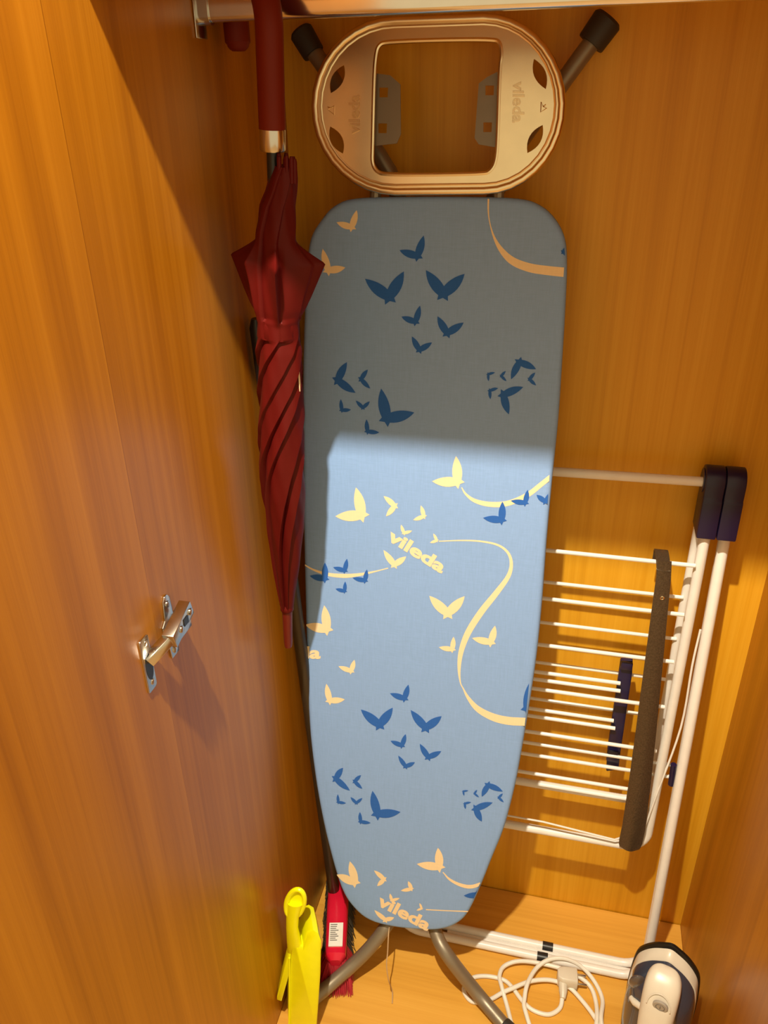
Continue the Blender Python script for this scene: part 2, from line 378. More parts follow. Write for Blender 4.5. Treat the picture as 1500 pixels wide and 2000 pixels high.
ribbon(zr(2, [(770, 547, 5), (900, 543, 7), (1000, 548, 9), (1090, 568, 11), (1145, 610, 14), (1163, 670, 18), (1145, 740, 24), (1080, 830, 31), (1000, 930, 35), (930, 1040, 34), (892, 1140, 28), (880, 1230, 18), (886, 1310, 7)])
       + zr(3, [(903, 70, 7), (930, 120, 17), (980, 178, 31), (1060, 222, 40), (1150, 244, 44), (1275, 250, 44)]))
ribbon(zr(2, [(30, 668, 6), (90, 702, 10), (170, 727, 18), (260, 735, 22), (340, 728, 16), (420, 712, 8), (495, 693, 4)]))
ribbon(zr(3, [(792, 1065, 4), (830, 1105, 12), (890, 1135, 18), (950, 1143, 20), (1020, 1118, 16)]))
ribbon(zr(3, [(700, 1268, 4), (800, 1273, 5), (950, 1279, 7)]))
def print_text(txt, base, ex, ey, m, off, name, emboss=0.0, fat=0.012, par=None, vmap=None):
    vs, fs = text_mesh(txt, 0.0, fat, wire=0.030 if emboss else 0.0)
    mb = MB(); vv = []
    for v in vs:
        x, y = base[0] + ex[0] * v.x + ey[0] * v.y, base[1] + ex[1] * v.x + ey[1] * v.y
        p = buv(x, y, off)
        vv.append(bpt(p, off + (emboss * v.z if emboss else 0)))
    mb.add(vv, fs); return obj(name, mb, m, par or cover, smooth=False)
def ztext(txt, z, b0, b1, h, fat=0.04):
    p0, p1 = zp(z, b0), zp(z, b1); vs, _ = text_mesh(txt, 0, fat)
    wd = max(v.x for v in vs); ex = ((p1[0] - p0[0]) / wd, (p1[1] - p0[1]) / wd)
    n = Vector((ex[1], -ex[0])).normalized() * h * 0.36
    return print_text(txt, p0, ex, (n.x + 0.0, n.y), M_CREAM, 0.00038, 'brand_print', 0.0, fat)
ztext('vileda', 2, (492, 538), (785, 722), 92)
ztext('vileda', 3, (437, 1242), (708, 1384), 86)
ztext('la', 2, (40, 1180), (128, 1183), 88)

# iron rest: stamped plate in the board's plane
RO = 0.004
def ell(cx, cy, rx, ry, a0, a1, k):
    return [(cx + rx * math.cos(math.radians(a0 + (a1 - a0) * i / k)), cy + ry * math.sin(math.radians(a0 + (a1 - a0) * i / k))) for i in range(k + 1)]
def rest_outline(s=0.0):
    pts = ell(772, 207, 160 - s, 170 - s, 90, 270, 18) + ell(945, 203, 155 - s, 172 - s, -90, 90, 18)
    return [buv(x, y, RO) for x, y in pts]
def leaf(a, b, wd):
    a, b = Vector(a), Vector(b); n = Vector((-(b - a).y, (b - a).x)).normalized() * wd
    return [buv(p.x, p.y, RO) for p in bez(a, (a + b) / 2 + n, b, 8) + bez(b, (a + b) / 2 - n, a, 8)]
WIN = [(755, 80), (965, 75), (978, 84), (980, 108), (976, 130), (972, 280), (968, 318), (958, 334), (945, 340), (752, 342), (734, 335), (726, 318), (727, 290), (730, 150), (733, 110), (738, 88)]
win = [Vector(p) for p in WIN]
for _ in range(3):
    win = [q for i in range(len(win)) for q in (win[i - 1].lerp(win[i], 0.25), win[i - 1].lerp(win[i], 0.75))]
win = [buv(p.x, p.y, RO) for p in win]
holes = [leaf((672, 127), (646, 182), 24), leaf((645, 247), (670, 300), 24), leaf((1043, 115), (1066, 174), 24), leaf((1060, 244), (1030, 299), 24)]
vs, fs = filled([rest_outline(6), win] + holes, 0.0016)
rest = obj('iron_rest', MB().add([bpt((v.x, v.y), RO + v.z) for v in vs], fs), M_STEEL, T, smooth=False)
ring = [bpt(p, RO - 0.002) for p in rest_outline(3)]
obj('outer_rim', MB().tube(ring, 0.0052, 12, closed=True), M_STEEL, rest)
obj('inner_bead', MB().tube([bpt(p, RO - 0.0012) for p in rest_outline(15.5)], 0.0021, 8, closed=True), M_STEEL, rest)
obj('window_lip', MB().tube([bpt(p, RO - 0.0016) for p in win], 0.0030, 8, closed=True), M_STEEL, rest)
for poly, sq in (([(732, 143), (762, 147), (782, 165), (783, 262), (775, 280), (732, 285)], ((749, 180), (747, 250))),
                 ([(976, 138), (952, 150), (935, 163), (927, 270), (935, 282), (970, 288)], ((956, 176), (952, 248)))):
    oo = RO - 0.010
    po = [buv(x, y, oo) for x, y in poly]
    sqs = [[buv(cx + dx, cy + dy, oo) for dx, dy in ((-8, -9), (9, -9), (8, 10), (-8, 10))] for cx, cy in sq]
    vs, fs = filled([po] + sqs, 0.0015)
    tab = obj('support_tab', MB().add([bpt((v.x, v.y), oo + v.z) for v in vs], fs), M_TABS, rest, smooth=False)
print_text('vileda', (702, 261), (0.0, -33), (-31, 0), M_STEEL, RO, 'embossed_brand', 0.026, 0.0, rest)
print_text('vileda', (1003, 160), (-0.8, 34.5), (31, 0.5), M_STEEL, RO, 'embossed_brand', 0.026, 0.0, rest)
for pts in ([(653, 207), (653, 224), (640, 214), (653, 207)], ):
    obj('hanger_symbol', MB().tube([onb(x, y, RO) for x, y in pts + [(646, 211), (640, 209)]], 0.0008, 6), M_STEEL, rest)
obj('hanger_symbol', MB().tube([onb(x, y, RO) for x, y in [(1066, 204), (1061, 208), (1057, 199), (1056, 219), (1068, 211), (1061, 208)]], 0.0008, 6), M_STEEL, rest)
# struts that join the rest to the board
for a, b in (((735, 340), (733, 420)), ((975, 335), (972, 420))):
    obj('rest_strut', MB().rod(onb(*a, -0.012), onb(*b, -0.016), 0.008), M_LEG, T)
# legs: folded behind the board, feet of one frame at the top, of the other on the floor
LB = -0.055
obj('leg_tube', MB().tube([onb(606, 92, LB), onb(640, 140, LB), onb(760, 335, LB), onb(800, 450, LB), onb(800, 700, LB)], 0.0115, 14), M_LEG, T)
obj('leg_tube', MB().tube([onb(1162, 74, LB), onb(1105, 152, LB), onb(1000, 300, LB), onb(940, 450, LB), onb(930, 700, LB)], 0.0115, 14), M_LEG, T)
def capm(a, b, r, k=0.0): return MB().tube([a, a.lerp(b, 0.06), a.lerp(b, 0.9), b], [r * 0.96, r, r * 1.06, r * 0.9], 16)
obj('foot_cap', capm(onb(613, 105, LB), onb(586, 59, LB), 0.0160), M_DARKPL, T)
obj('foot_cap', capm(onb(1153, 86, LB), onb(1190, 34, LB), 0.0185), M_DARKPL, T)
def bent(pts, r=0.0135): return MB().tube(catmull(pts, 6), r, 14)
fl = atz(588, 1972, 0.016); fr = atz(985, 2003, 0.016)
obj('leg_tube', bent([onb(790, 1500, -0.045), onb(785, 1650, -0.045), onb(772, 1770, -0.045), aty(752, 1812, -0.236), aty(722, 1851, -0.262), aty(690, 1883, -0.285), aty(645, 1923, -0.322), fl]), M_LEG, T)
obj('leg_tube', bent([onb(840, 1500, -0.045), onb(842, 1650, -0.045), onb(843, 1770, -0.045), aty(853, 1826, -0.236), aty(878, 1871, -0.262), atz(932, 1940, 0.034), fr]), M_LEG, T)
obj('leg_crossbar', MB().rod(onb(795, 1600, -0.045), onb(842, 1600, -0.045), 0.010), M_LEG, T)
obj('foot_cap', capm(fl.lerp(aty(645, 1923, -0.322), 0.02), fl + (fl - aty(645, 1923, -0.322)) * 0.2 + Vector((0, 0, 0.004)), 0.0155), M_DARKPL, T)
obj('foot_cap', capm(fr.lerp(atz(932, 1940, 0.034), 0.02), fr + (fr - atz(932, 1940, 0.034)) * 0.5 + Vector((0, 0, 0.008)), 0.0155), M_DARKPL, T)
# draw string of the cover
st = [onb(762, 1800, -0.028), aty(759, 1822, -0.262), aty(757, 1860, -0.285), aty(755, 1885, -0.298), aty(759, 1915, -0.306), atz(766, 1935, 0.012), atz(766, 1960, 0.002)]
obj('draw_string', MB().tube(catmull(st, 6), 0.0012, 6), M_STRING, T)

# ------------------------------------------------------------------ clothes rail
RZ, RY = 1.7262, -0.268
T = thing('clothes_rail', 'shiny oval metal clothes rail across the top of the wardrobe', 'rail', (0.4, RY, RZ))
def oval(x, h=0.0150, t=0.0075, k=8, grow=0.0):
    out = []
    for i in range(k + 1): a = PI * i / k; out.append(Vector((x, RY + (t + grow) * math.cos(a), RZ + (h - t) + (t + grow) * math.sin(a))))
    for i in range(k + 1): a = PI + PI * i / k; out.append(Vector((x, RY + (t + grow) * math.cos(a), RZ - (h - t) + (t + grow) * math.sin(a))))
    return out
obj('rail_tube', MB().loft([oval(0.002), oval(0.798)]), M_CHROME, T, angle=40)
for x0, x1 in ((0.0005, 0.016), (0.7995, 0.784)):
    mb = MB()
    for xa, xb, g0, g1 in ((x0, x1, 0.0004, 0.0026),):
        oi, oo = oval(xa, grow=g0), oval(xa, grow=g1); ii, io = oval(xb, grow=g0), oval(xb, grow=g1); n = len(oi)
        lo_ = list(range(9, n)) 
        vs = oi + oo + ii + io; fs = []
        for a, b in zip([0 if False else 8] + lo_[:-0 or None], lo_ + [0]):
            fs += [(a, b, n + b, n + a), (2 * n + a, 3 * n + a, 3 * n + b, 2 * n + b), (n + a, n + b, 3 * n + b, 3 * n + a), (a, 2 * n + a, 2 * n + b, b)]
        mb.add(vs, fs)
    br = obj('rail_bracket', mb, M_NICKEL, T)
    sg = 1 if x0 < 0.4 else -1
    obj('bracket_flange', MB().bx((min(x0, x0 + sg * 0.002), RY - 0.014, RZ - 0.030), (max(x0, x0 + sg * 0.002), RY + 0.014, RZ + 0.016)), M_NICKEL, T, bevel=0.0008)

# ------------------------------------------------------------------ umbrella
T = thing('umbrella', 'rolled dark red umbrella hanging by its crook handle from the rail', 'umbrella', (0.04, -0.25, 0.828))
UA = aty(533, 292, -0.312); UB = aty(563, 1262, -0.264); UD = (UB - UA).normalized()
def upx(py):                                              # point on the axis shown at image row py
    lo_, hi = -0.4, 1.3
    for _ in range(40):
        m_ = (lo_ + hi) / 2; p = UA.lerp(UB, m_) if m_ >= 0 else UA + (UB - UA) * m_
        q = RW.transposed() @ (p - CAM); yy = 1000 + FPX * q.y / q.z
        if yy < py: lo_ = m_
        else: hi = m_
    return UA + (UB - UA) * lo_
H0 = upx(252); ht = UA + (UB - UA) * -0.163
stub = aty(466, 100, -0.226)
hk = [H0, H0.lerp(ht, 0.35), H0.lerp(ht, 0.7), ht]
top = Vector((stub.x, stub.y, stub.z + 0.03))
mid = (ht + top) / 2
for i in range(1, 8):
    a = PI * i / 8; c = (ht - top) / 2
    hk.append(mid + c * math.cos(a) + Vector((0, 0, 1)) * math.sin(a) * 0.050)
hk += [top, stub.lerp(top, 0.4), stub]
hp = catmull(hk, 5)
rr = [0.0152] * len(hp)
for i, k in enumerate((0.55, 0.8, 0.93, 0.98)): rr[-1 - i] = 0.0135 * k
obj('handle', MB().tube(hp, rr, 18), M_REDH, T)
obj('collar', MB().tube([upx(250), upx(253), upx(292), upx(295)], [0.0140, 0.0147, 0.0147, 0.0138], 20), M_NICKEL, T)
obj('shaft', MB().tube([upx(294), upx(700)], 0.0075, 12), M_BLACK, T)
side = Vector((1, 0, 0)); side = (side - UD * side.dot(UD)).normalized(); front = UD.cross(side)
if front.y > 0: front = -front
for i in range(8):
    o = side * (0.0085 + 0.0028 * i) + front * (0.009 * math.sin(i * 2.2) + 0.004)
    obj('rib_tip', MB().tube([upx(297 + (i * 5) % 9) + o, upx(303 + (i * 5) % 9) + o, upx(352) + o], [0.0020, 0.0028, 0.0030], 8), M_REDF, T)
prof = [(322, 22, 25), (345, 27, 20), (372, 30, 14), (400, 34, 6), (450, 39, 1), (480, 40, 0), (520, 41, 0), (600, 41, 0), (622, 39, 0), (652, 40, 0), (680, 43, 0), (780, 43.5, 0), (900, 43.5, -2), (960, 41, 0), (1000, 37, 1), (1050, 32, 1), (1100, 26, 1), (1150, 18.5, 0), (1185, 13, 0), (1195, 9, 0)]
def pr(y):
    for (a, ra, oa), (b, rb, ob) in zip(prof, prof[1:]):
        if y <= b: t = (y - a) / (b - a); return ra + (rb - ra) * t, oa + (ob - oa) * t
    return prof[-1][1:]
NA, NT = 240, 200
CUT = (0.0, 0.125, 0.225, 0.40, 0.50, 0.675, 0.825, 1.0)
rings = []
lobes = [(PI - 0.1, 0.037, 0.28), (0.12, 0.038, 0.34), (-1.25, 0.027, 0.17), (1.6, 0.018, 0.4), (-2.45, 0.014, 0.16)]     # angle 0 = right, -pi/2 = towards the room
for i in range(NT + 1):
    y = 322 + (1195 - 322) * i / NT; rpx, off = pr(y); ax = upx(y)
    q = RW.transposed() @ (ax - CAM); mpp = q.z / FPX
    R0 = rpx * mpp * 1.05; A = 0.0
    if 468 < y < 628: A = ((y - 468) / 40) ** 1.2 if y < 508 else max(0, (628 - y) / 120) ** 0.9
    ring_ = []
    for j in range(NA):
        tt = min(1.0, max(0.0, (y - 652) / 470.0)); tu = max(0.0, (465 - y) / 330.0)
        th = 2 * PI * j / NA - 2 * PI * 0.66 * (1 - (1 - tt) ** 1.8) + 1.3 * tu          # pleats wind round the shaft
        ph = j / NA
        n8 = max(q for q in range(7) if CUT[q] <= ph); fr_ = (ph - CUT[n8]) / (CUT[n8 + 1] - CUT[n8])
        dep = (0.16 if y < 640 else 0.20 + 0.12 * min(1, max(0, (y - 820) / 250))) * (0.7, 1.0, 0.85, 1.2, 0.75, 1.05, 0.9)[n8]
        fold = (fr_ if fr_ < 0.90 else (1 - fr_) / 0.10 * 0.90) / 0.90
        if 618 < y < 654: dep = 0.025
        rad = R0 * (1 - dep * (1 - fold) + 0.022 * math.sin(5 * th + y * 0.031) + 0.012 * math.sin(9 * th - y * 0.055) )
        for la, lh, lw in lobes:
            dd = (th - la + PI) % (2 * PI) - PI
            rad += A * lh * math.exp(-(abs(dd) / lw) ** 1.1)
        ring_.append(ax + side * (math.cos(th) * rad + off * mpp) - front * (math.sin(th) * rad))
    rings.append(ring_)
canopy = obj('canopy', MB().loft(rings), M_REDF, T, angle=50)
sr = []
for y in (621, 623, 651, 653):
    rpx, off = pr(y); ax = upx(y); mpp = (RW.transposed() @ (ax - CAM)).z / FPX; rr_ = rpx * mpp * (1.012 if y in (623, 651) else 0.985)
    sr.append([ax + side * math.cos(2 * PI * j / 40) * rr_ - front * math.sin(2 * PI * j / 40) * rr_ for j in range(40)])
obj('closing_strap', MB().loft(sr, cap=False), M_REDF, T)
obj('tip', MB().tube([upx(1180), upx(1195), upx(1255), upx(1262)], [0.0085, 0.0082, 0.0070, 0.0060], 14), M_REDT, T)
obj('tip_ring', MB().tube([upx(1181), upx(1184), upx(1190), upx(1193)], [0.0085, 0.0105, 0.0105, 0.0085], 16), M_REDF, T)
tg = upx(735) + side * 0.0285
obj('care_tag', MB().box(tg + front * 0.004, (0.0012, 0.004, 0.030)), M_CREAM, T, bevel=0.0003)

# ------------------------------------------------------------------ drying rack
T = thing('drying_rack', 'folded white drying rack with navy joints standing behind the ironing board', 'drying rack', (0.45, -0.13, 0.0))
XL = 0.195
def yleg(z): return -0.042 - 0.085 * (1.02 - z)
def rframe(xr, ytop, ybot, ztop, zbot, rad, r, k=7):
    """U frame: right upright, bottom bar, left upright (bars 2r thick)"""
    xl = 2 * 0.45 - xr if False else XL + (0.713 - xr)
    pts = [Vector((xr, ytop, ztop))]
    def P(x, z): return Vector((x, ytop + (ybot - ytop) * (ztop - z) / (ztop - zbot), z))
    for i in range(k + 1): a = PI / 2 * i / k; pts.append(P(xr - rad + rad * math.cos(a), zbot + rad - rad * math.sin(a)))
    for i in range(k + 1): a = PI / 2 * i / k; pts.append(P(xl + rad - rad * math.sin(a), zbot + rad - rad * math.cos(a)))
    pts.append(P(xl, ztop)); return MB().tube(pts, r, 14)
obj('leg_frame', rframe(0.713, -0.038, -0.152, 1.06, 0.0095, 0.05, 0.0090), M_WHITE, T)
obj('leg_frame', rframe(0.716, -0.020, -0.126, 1.06, 0.0095, 0.05, 0.0090), M_WHITE, T)
obj('floor_bar', MB().tube(catmull([Vector((0.30, -0.139, 0.0065)), Vector((0.55, -0.139, 0.0065)), Vector((0.640, -0.1395, 0.0065)), Vector((0.69, -0.142, 0.010))], 4), 0.0055, 10), M_WHITE, T)
WF = lambda z: -0.060 - 0.030 * (1.04 - z)               # front wing's plane
WB = lambda z: -0.034 - 0.018 * (1.04 - z)               # rear wing's plane
sS = aty(1240, 1655, -0.083).z
obj('wing_frame', rframe(0.680, WF(1.06), WF(sS), 1.06, sS, 0.045, 0.0085), M_WHITE, T)
sQ = aty(1177, 1556, -0.05).z
obj('wing_frame', rframe(0.673, WB(1.06), WB(sQ), 1.06, sQ, 0.045, 0.0080), M_WHITE, T)
obj('top_bar', MB().rod(Vector((XL, -0.050, aty(1080, 925, -0.05).z)), Vector((0.682, -0.050, aty(1378, 941, -0.05).z)), 0.0078, 14), M_WHITE, T)
def zrod(px, py, yf):
    p = aty(px, py, -0.06)
    for _ in range(5): p = aty(px, py, yf(p.z))
    return p
def hrod(px, py, yf, r, dx=0.0, x1=None, dy=0.0):
    p = zrod(px, py, lambda z: yf(z) + dy); xe = x1 if x1 is not None else p.x
    obj('rod', MB().rod(Vector((XL + 0.03, p.y, p.z)), Vector((xe, p.y, p.z)), r, 10), M_WHITE, T)
for px, py in ((1358, 1105), (1336, 1201), (1316, 1293), (1298, 1381), (1282, 1467), (1262, 1547)):
    hrod(px, py, WF, 0.0036, dy=-0.0085)
for px, py in ((1334, 1167), (1321, 1248), (1300, 1327), (1283, 1399)):
    hrod(px, py, WB, 0.0032, dy=-0.007)
# small inner rack hooked between the wings
YC = -0.062
for px, py in ((1207, 1334), (1207, 1349), (1194, 1407), (1197, 1422)):
    p = aty(px, py, YC - 0.006); obj('rod', MB().rod(Vector((XL + 0.12, p.y, p.z)), Vector((p.x + 0.004, p.y, p.z)), 0.0036, 10), M_WHITE, T)
for px, py, xe in ((1304, 1493, 0.700), (1308, 1517, 0.702)):
    p = aty(px, py, -0.068); obj('rod', MB().rod(Vector((XL + 0.06, p.y, p.z)), Vector((xe, p.y, p.z)), 0.0036, 10), M_WHITE, T)
clip_pts = [(1212, 1292), (1236, 1290), (1235, 1316), (1212, 1470), (1208, 1504), (1184, 1507), (1186, 1468)]
cp = [aty(x, y, YC) for x, y in clip_pts]
ck = obj('rod_clip', MB().prism(cp, (0, 0.012, 0)), M_NAVY, T, bevel=0.002)
for y_, h_ in ((1300, 14), (1475, 40)):
    a_ = aty(1224 - (y_ - 1300) * 0.16, y_, YC - 0.003); obj('clip_jaw', MB().box(a_, (0.020, 0.008, 0.010 + h_ * 0.0004)), M_NAVY, ck, bevel=0.002)
obj('pivot_clip', MB().tube([aty(1316, 1493, -0.075), aty(1311, 1532, -0.075)], [0.0055, 0.006], 12), M_NAVY, T)
# wire stay
ws = [aty(1368, 1230, -0.055), aty(1352, 1300, -0.060), aty(1330, 1420, -0.066), aty(1285, 1545, -0.085), aty(1258, 1618, -0.094), aty(1250, 1624, -0.094), aty(1200, 1640, -0.094), aty(1060, 1605, -0.094), Vector((0.30, -0.094, aty(1060, 1605, -0.094).z))]
obj('wire_stay', MB().tube(catmull(ws[:5], 5) + ws[5:], 0.0019, 8), M_WHITE, T)
sp_ = aty(1370, 1356, -0.045); obj('stop_pin', MB().rod(sp_ - Vector((0.02, 0, 0)), sp_, 0.0030, 8), M_WHITE, T)
for xa, xb in ((0.6645, 0.6935), (0.6945, 0.7235)):
    for mirror in (False, True):
        x0, x1 = (xa, xb) if not mirror else (XL + 0.713 - xb, XL + 0.713 - xa)
        zc, yc, rad = 1.098, -0.045, 0.025
        pf = [Vector((x0, yc + rad * math.cos(PI * i / 12), zc + rad * math.sin(PI * i / 12))) for i in range(13)]
        pf += [Vector((x0, yc - rad, 1.078)), Vector((x0, yc - rad - 0.003, 1.074)), Vector((x0, yc - rad - 0.006, 1.01)), Vector((x0, yc + rad, 1.01))]
        jo = obj('joint_housing', MB().prism(pf, (x1 - x0, 0, 0)), M_NAVY, T, bevel=0.0025)
        if not mirror: obj('joint_disc', MB().tube([Vector((x0 - 0.0018, yc, zc)), Vector((x0 + 0.004, yc, zc))], [0.019, 0.019], 20), M_NAVY, jo)
for px, py, y_ in ((1070, 1846, -0.126), (1060, 1863, -0.152)):
    p = aty(px, py, y_); obj('bar_ring', MB().tube([Vector((p.x - 0.011, y_, 0.0098)), Vector((p.x + 0.011, y_, 0.0098))], 0.0102, 14), M_BLACK, T)

# ------------------------------------------------------------------ shoehorn
YS = -0.103
T = thing('shoehorn', 'long dark bronze metal shoehorn hooked over the drying rack rod', 'shoehorn', tuple(aty(1228, 1655, YS)))
cl = [(1298, 1096, 28), (1296, 1130, 29), (1290, 1180, 31), (1281, 1260, 34), (1272, 1340, 37), (1262, 1430, 40), (1250, 1530, 43), (1238, 1620, 45.5), (1232, 1648, 45.5), (1230, 1656, 43), (1229, 1660, 38), (1228.5, 1662, 28)]
rings = []
for i, (x, y, wd) in enumerate(cl):
    c = aty(x, y, YS); e = aty(x + wd / 2, y + wd * 0.06, YS) - c; hw = e.length
    dep = 0.0010 + 0.0045 * max(0, (y - 1250) / 400)
    o_, i_ = [], []
    for k in range(13):
        s_ = -1 + 2 * k / 12; p = c + Vector((1, 0, 0)) * hw * s_
        o_.append(p + Vector((0, -0.001 + dep * (s_ * s_) , 0))); i_.append(p + Vector((0, 0.0012 + dep * (s_ * s_), 0)))
    rings.append(o_ + list(reversed(i_)))
blade = obj('blade', MB().loft(rings), M_BRONZE, T, angle=50)
ra = zrod(1358, 1105, lambda z: WF(z) - 0.0085)
c0 = aty(1298, 1100, YS); hw = (aty(1312, 1100, YS) - c0).length
hpts = []
for i in range(9):
    a = PI * i / 8; hpts.append((ra.y - 0.0 - math.cos(a) * (ra.y - YS), ra.z + 0.004 + math.sin(a) * 0.006))
hpts += [(hpts[-1][0], hpts[-1][1] - 0.02)]
hpts = [(YS, aty(1297, 1115, YS).z)] + hpts
vs, fs = [], []
for i, (y, z) in enumerate(hpts):
    a, b = hpts[max(i - 1, 0)], hpts[min(i + 1, len(hpts) - 1)]; t = Vector((b[0] - a[0], b[1] - a[1])).normalized(); n = Vector((-t.y, t.x)) * 0.0011
    for sx, sn in ((-1, 1), (1, 1), (1, -1), (-1, -1)): vs.append(Vector((c0.x + sx * hw, y + sn * n.x, z + sn * n.y)))
m_ = MB().loft([vs[i * 4:i * 4 + 4] for i in range(len(hpts))])
obj('hook', m_, M_BRONZE, T, angle=40)
hc = aty(1293.5, 1168, YS - 0.0012)
obj('hole_rim', MB().tube([hc + Vector((0.0026 * math.cos(a), 0, 0.0026 * math.sin(a))) for a in [2 * PI * k / 16 for k in range(16)]], 0.0011, 6, closed=True), M_STEEL, T)

# ------------------------------------------------------------------ broom
T = thing('broom', 'crimson broom with dark metal stick standing in the left corner', 'broom', (0.07, -0.2, 0.0))
hb, hf = Vector((0.038, -0.075, 0.080)), atz(655, 1880, 0.066); hd = (hf - hb).normalized(); hs = Vector((0, 0, 1)).cross(hd).normalized()
if hs.x < 0: hs = -hs
hu = hs.cross(hd); hu = hu if hu.z > 0 else -hu
Lh = (hf - hb).length
rings = []
for t in (0.0, 0.015, 0.05, 0.2, 0.4, 0.5, 0.6, 0.8, 0.95, 0.985, 1.0):
    e = 1 - max(0, (0.05 - t) / 0.05) * 0.5 - max(0, (t - 0.95) / 0.05) * 0.5
    wd, hh = 0.021 * e * (1 + 0.10 * math.sin(PI * t)), 0.017 * e + 0.010 * math.exp(-((t - 0.47) / 0.12) ** 2)
    c = hb + hd * Lh * t; rg = []
    for k in range(16):
        a = 2 * PI * k / 16; ca, sa = math.cos(a), math.sin(a)
        rg.append(c + hs * wd * math.copysign(abs(ca) ** 0.55, ca) + hu * (hh if sa > 0 else 0.012) * math.copysign(abs(sa) ** 0.6, sa))
    rings.append(rg)
head = obj('broom_head', MB().loft(rings), M_PINK, T)
sb = atz(652, 1738, 0.094); stop = atx(500, 622, 0.016)
sdir = (stop - sb).normalized()
obj('stick', MB().tube([sb - sdir * 0.012, sb - sdir * 0.006, sb + sdir * 0.1, sb.lerp(stop, 0.93)], [0.009, 0.0125, 0.0120, 0.0105], 16), M_STICK, T)
obj('stick_cap', MB().tube([sb.lerp(stop, 0.92), sb.lerp(stop, 0.925), sb.lerp(stop, 0.99), stop], [0.0105, 0.0115, 0.0110, 0.007], 16), M_BLACK, T)
def bristles(side_rng, tr, mat_, n, seed, spread):
    rnd = random.Random(seed); mb = MB()
    for i in range(n):
        t = rnd.uniform(*tr); sx = rnd.uniform(*side_rng)
        root = hb + hd * Lh * t + hs * 0.019 * sx - hu * 0.008
        tip = root + hs * (0.016 * sx + rnd.gauss(0, 0.002)) + hd * ((max(0, t - 0.86) * spread) - max(0, 0.1 - t) * 0.1 + rnd.gauss(0, 0.002))
        tip.z = rnd.uniform(0.0015, 0.006)
        if tip.y < -0.334: tip.y = -0.334 + rnd.uniform(0, 0.006)
        if tip.x < 0.004: tip.x = 0.004
        m1 = root.lerp(tip, 0.5) + hs * 0.003 * sx
        mb.tube([root, m1, tip], [0.0011, 0.0010, 0.0006], 4, cap=False)
    return mb
o = obj('grey_bristles', bristles((-1, 1), (0.04, 0.84), M_BRG, 1500, 1, 0.2), M_BRG, T); o['kind'] = 'stuff'
o = obj('red_bristles', bristles((-1, 1), (0.80, 0.985), M_BRR, 900, 2, 0.30), M_BRR, T); o['kind'] = 'stuff'
lc = hb + hd * Lh * 0.79 + hu * 0.0182
hmat = Matrix((hs, hd, hu)).transposed()
lab = obj('sticker', MB().box(lc, (0.029, 0.050, 0.0030), hmat), M_PAPER, T, smooth=False, label='white printed price sticker')
rnd = random.Random(9); mb = MB()
for i in range(9):
    L_ = rnd.uniform(0.011, 0.018); p = lc + hd * (-0.021 + i * 0.0042) + hs * (-0.003 + (L_ - 0.018) / 2) + hu * 0.0016
    mb.box(p, (L_, 0.0017, 0.0003), hmat)
obj('sticker_text', mb, M_INK, lab, smooth=False)

# ------------------------------------------------------------------ dustpan
T = thing('dustpan', 'bright yellow plastic dustpan standing on end against the left side', 'dustpan', (0.05, -0.40, 0.0))
# seen from its side: x' runs along the tray depth, w' along the tray width (towards the wall)
def dp(px, py, back=0.0):
    y = -0.402 + 0.038 * (2000 - py) / 255.0
    return aty(px, py, y) + Vector((-0.42, 0.90, 0)).normalized() * back
bodyL = [(566, 1866), (565, 1900), (564, 1950), (564, 2004)]
def ring_at(pts, back): return [dp(x, y, back) for x, y in pts]
prof_ = [(572, 1832), (580, 1846), (592, 1850), (600, 1822), (612, 1818), (622, 1824), (627, 1838), (626, 1900), (622, 1960), (618, 2012), (564, 2012), (564, 1950), (566, 1890)]
body = obj('tray', MB().loft([ring_at([(595 + (x - 595) * s_, 1920 + (y - 1920) * s_) for x, y in prof_], b_) for s_, b_ in ((0.93, -0.002), (1.0, 0.001), (1.0, 0.004), (0.985, 0.03), (0.93, 0.062), (0.86, 0.068))]), M_YEL, T, angle=40)
# handle: flat grip with a hanging loop
ct = [(586, 1905), (580, 1872), (575, 1845), (571, 1815), (572, 1790), (577, 1768)]
wv = [18, 18, 15, 12.5, 13.5, 16]
bk = [0.024, 0.014, 0.008, 0.005, 0.004, 0.004]
rings = []
for (x, y), wd, b0 in zip(ct, wv, bk):
    a = [dp(x + wd * math.cos(t) * 0.95, y + wd * 0.25 * math.sin(t), b0 + 0.012 * math.sin(t)) for t in [2 * PI * k / 18 for k in range(18)]]
    rings.append(a)
obj('handle', MB().loft(rings), M_YEL, T)
loop_o = [dp(577 + 17.5 * math.cos(t) + 5 * math.sin(-t) * 0.9, 1768 + 27 * math.sin(t), 0.004) for t in [2 * PI * k / 26 for k in range(26)]]
obj('hanging_loop', MB().tube(loop_o, 0.0046, 10, closed=True), M_YEL, T)
obj('loop_web', MB().prism([dp(577 + 14 * math.cos(t) + 4 * math.sin(-t), 1768 + 23 * math.sin(t), 0.006) for t in [2 * PI * k / 22 for k in range(22)]], (0.001, 0.004, 0)), M_YEL, T)
fa, fb_ = dp(566, 1876, 0.004), dp(545, 1955, 0.004)
obj('tray_lip', MB().prism([dp(561, 1872, 0.0), dp(567, 1868, 0.0), dp(567, 1895, 0), dp(550, 1956, 0.0), dp(541, 1953, 0.0), dp(541, 1946, 0)], Vector((-0.2, 0.9, 0)).normalized() * 0.045), M_YEL, T, bevel=0.0012)
obj('seam_rib', MB().tube([dp(565, 1868, -0.003), dp(565, 1930, -0.003), dp(564, 2008, -0.003)], 0.0018, 8), M_YEL, body)

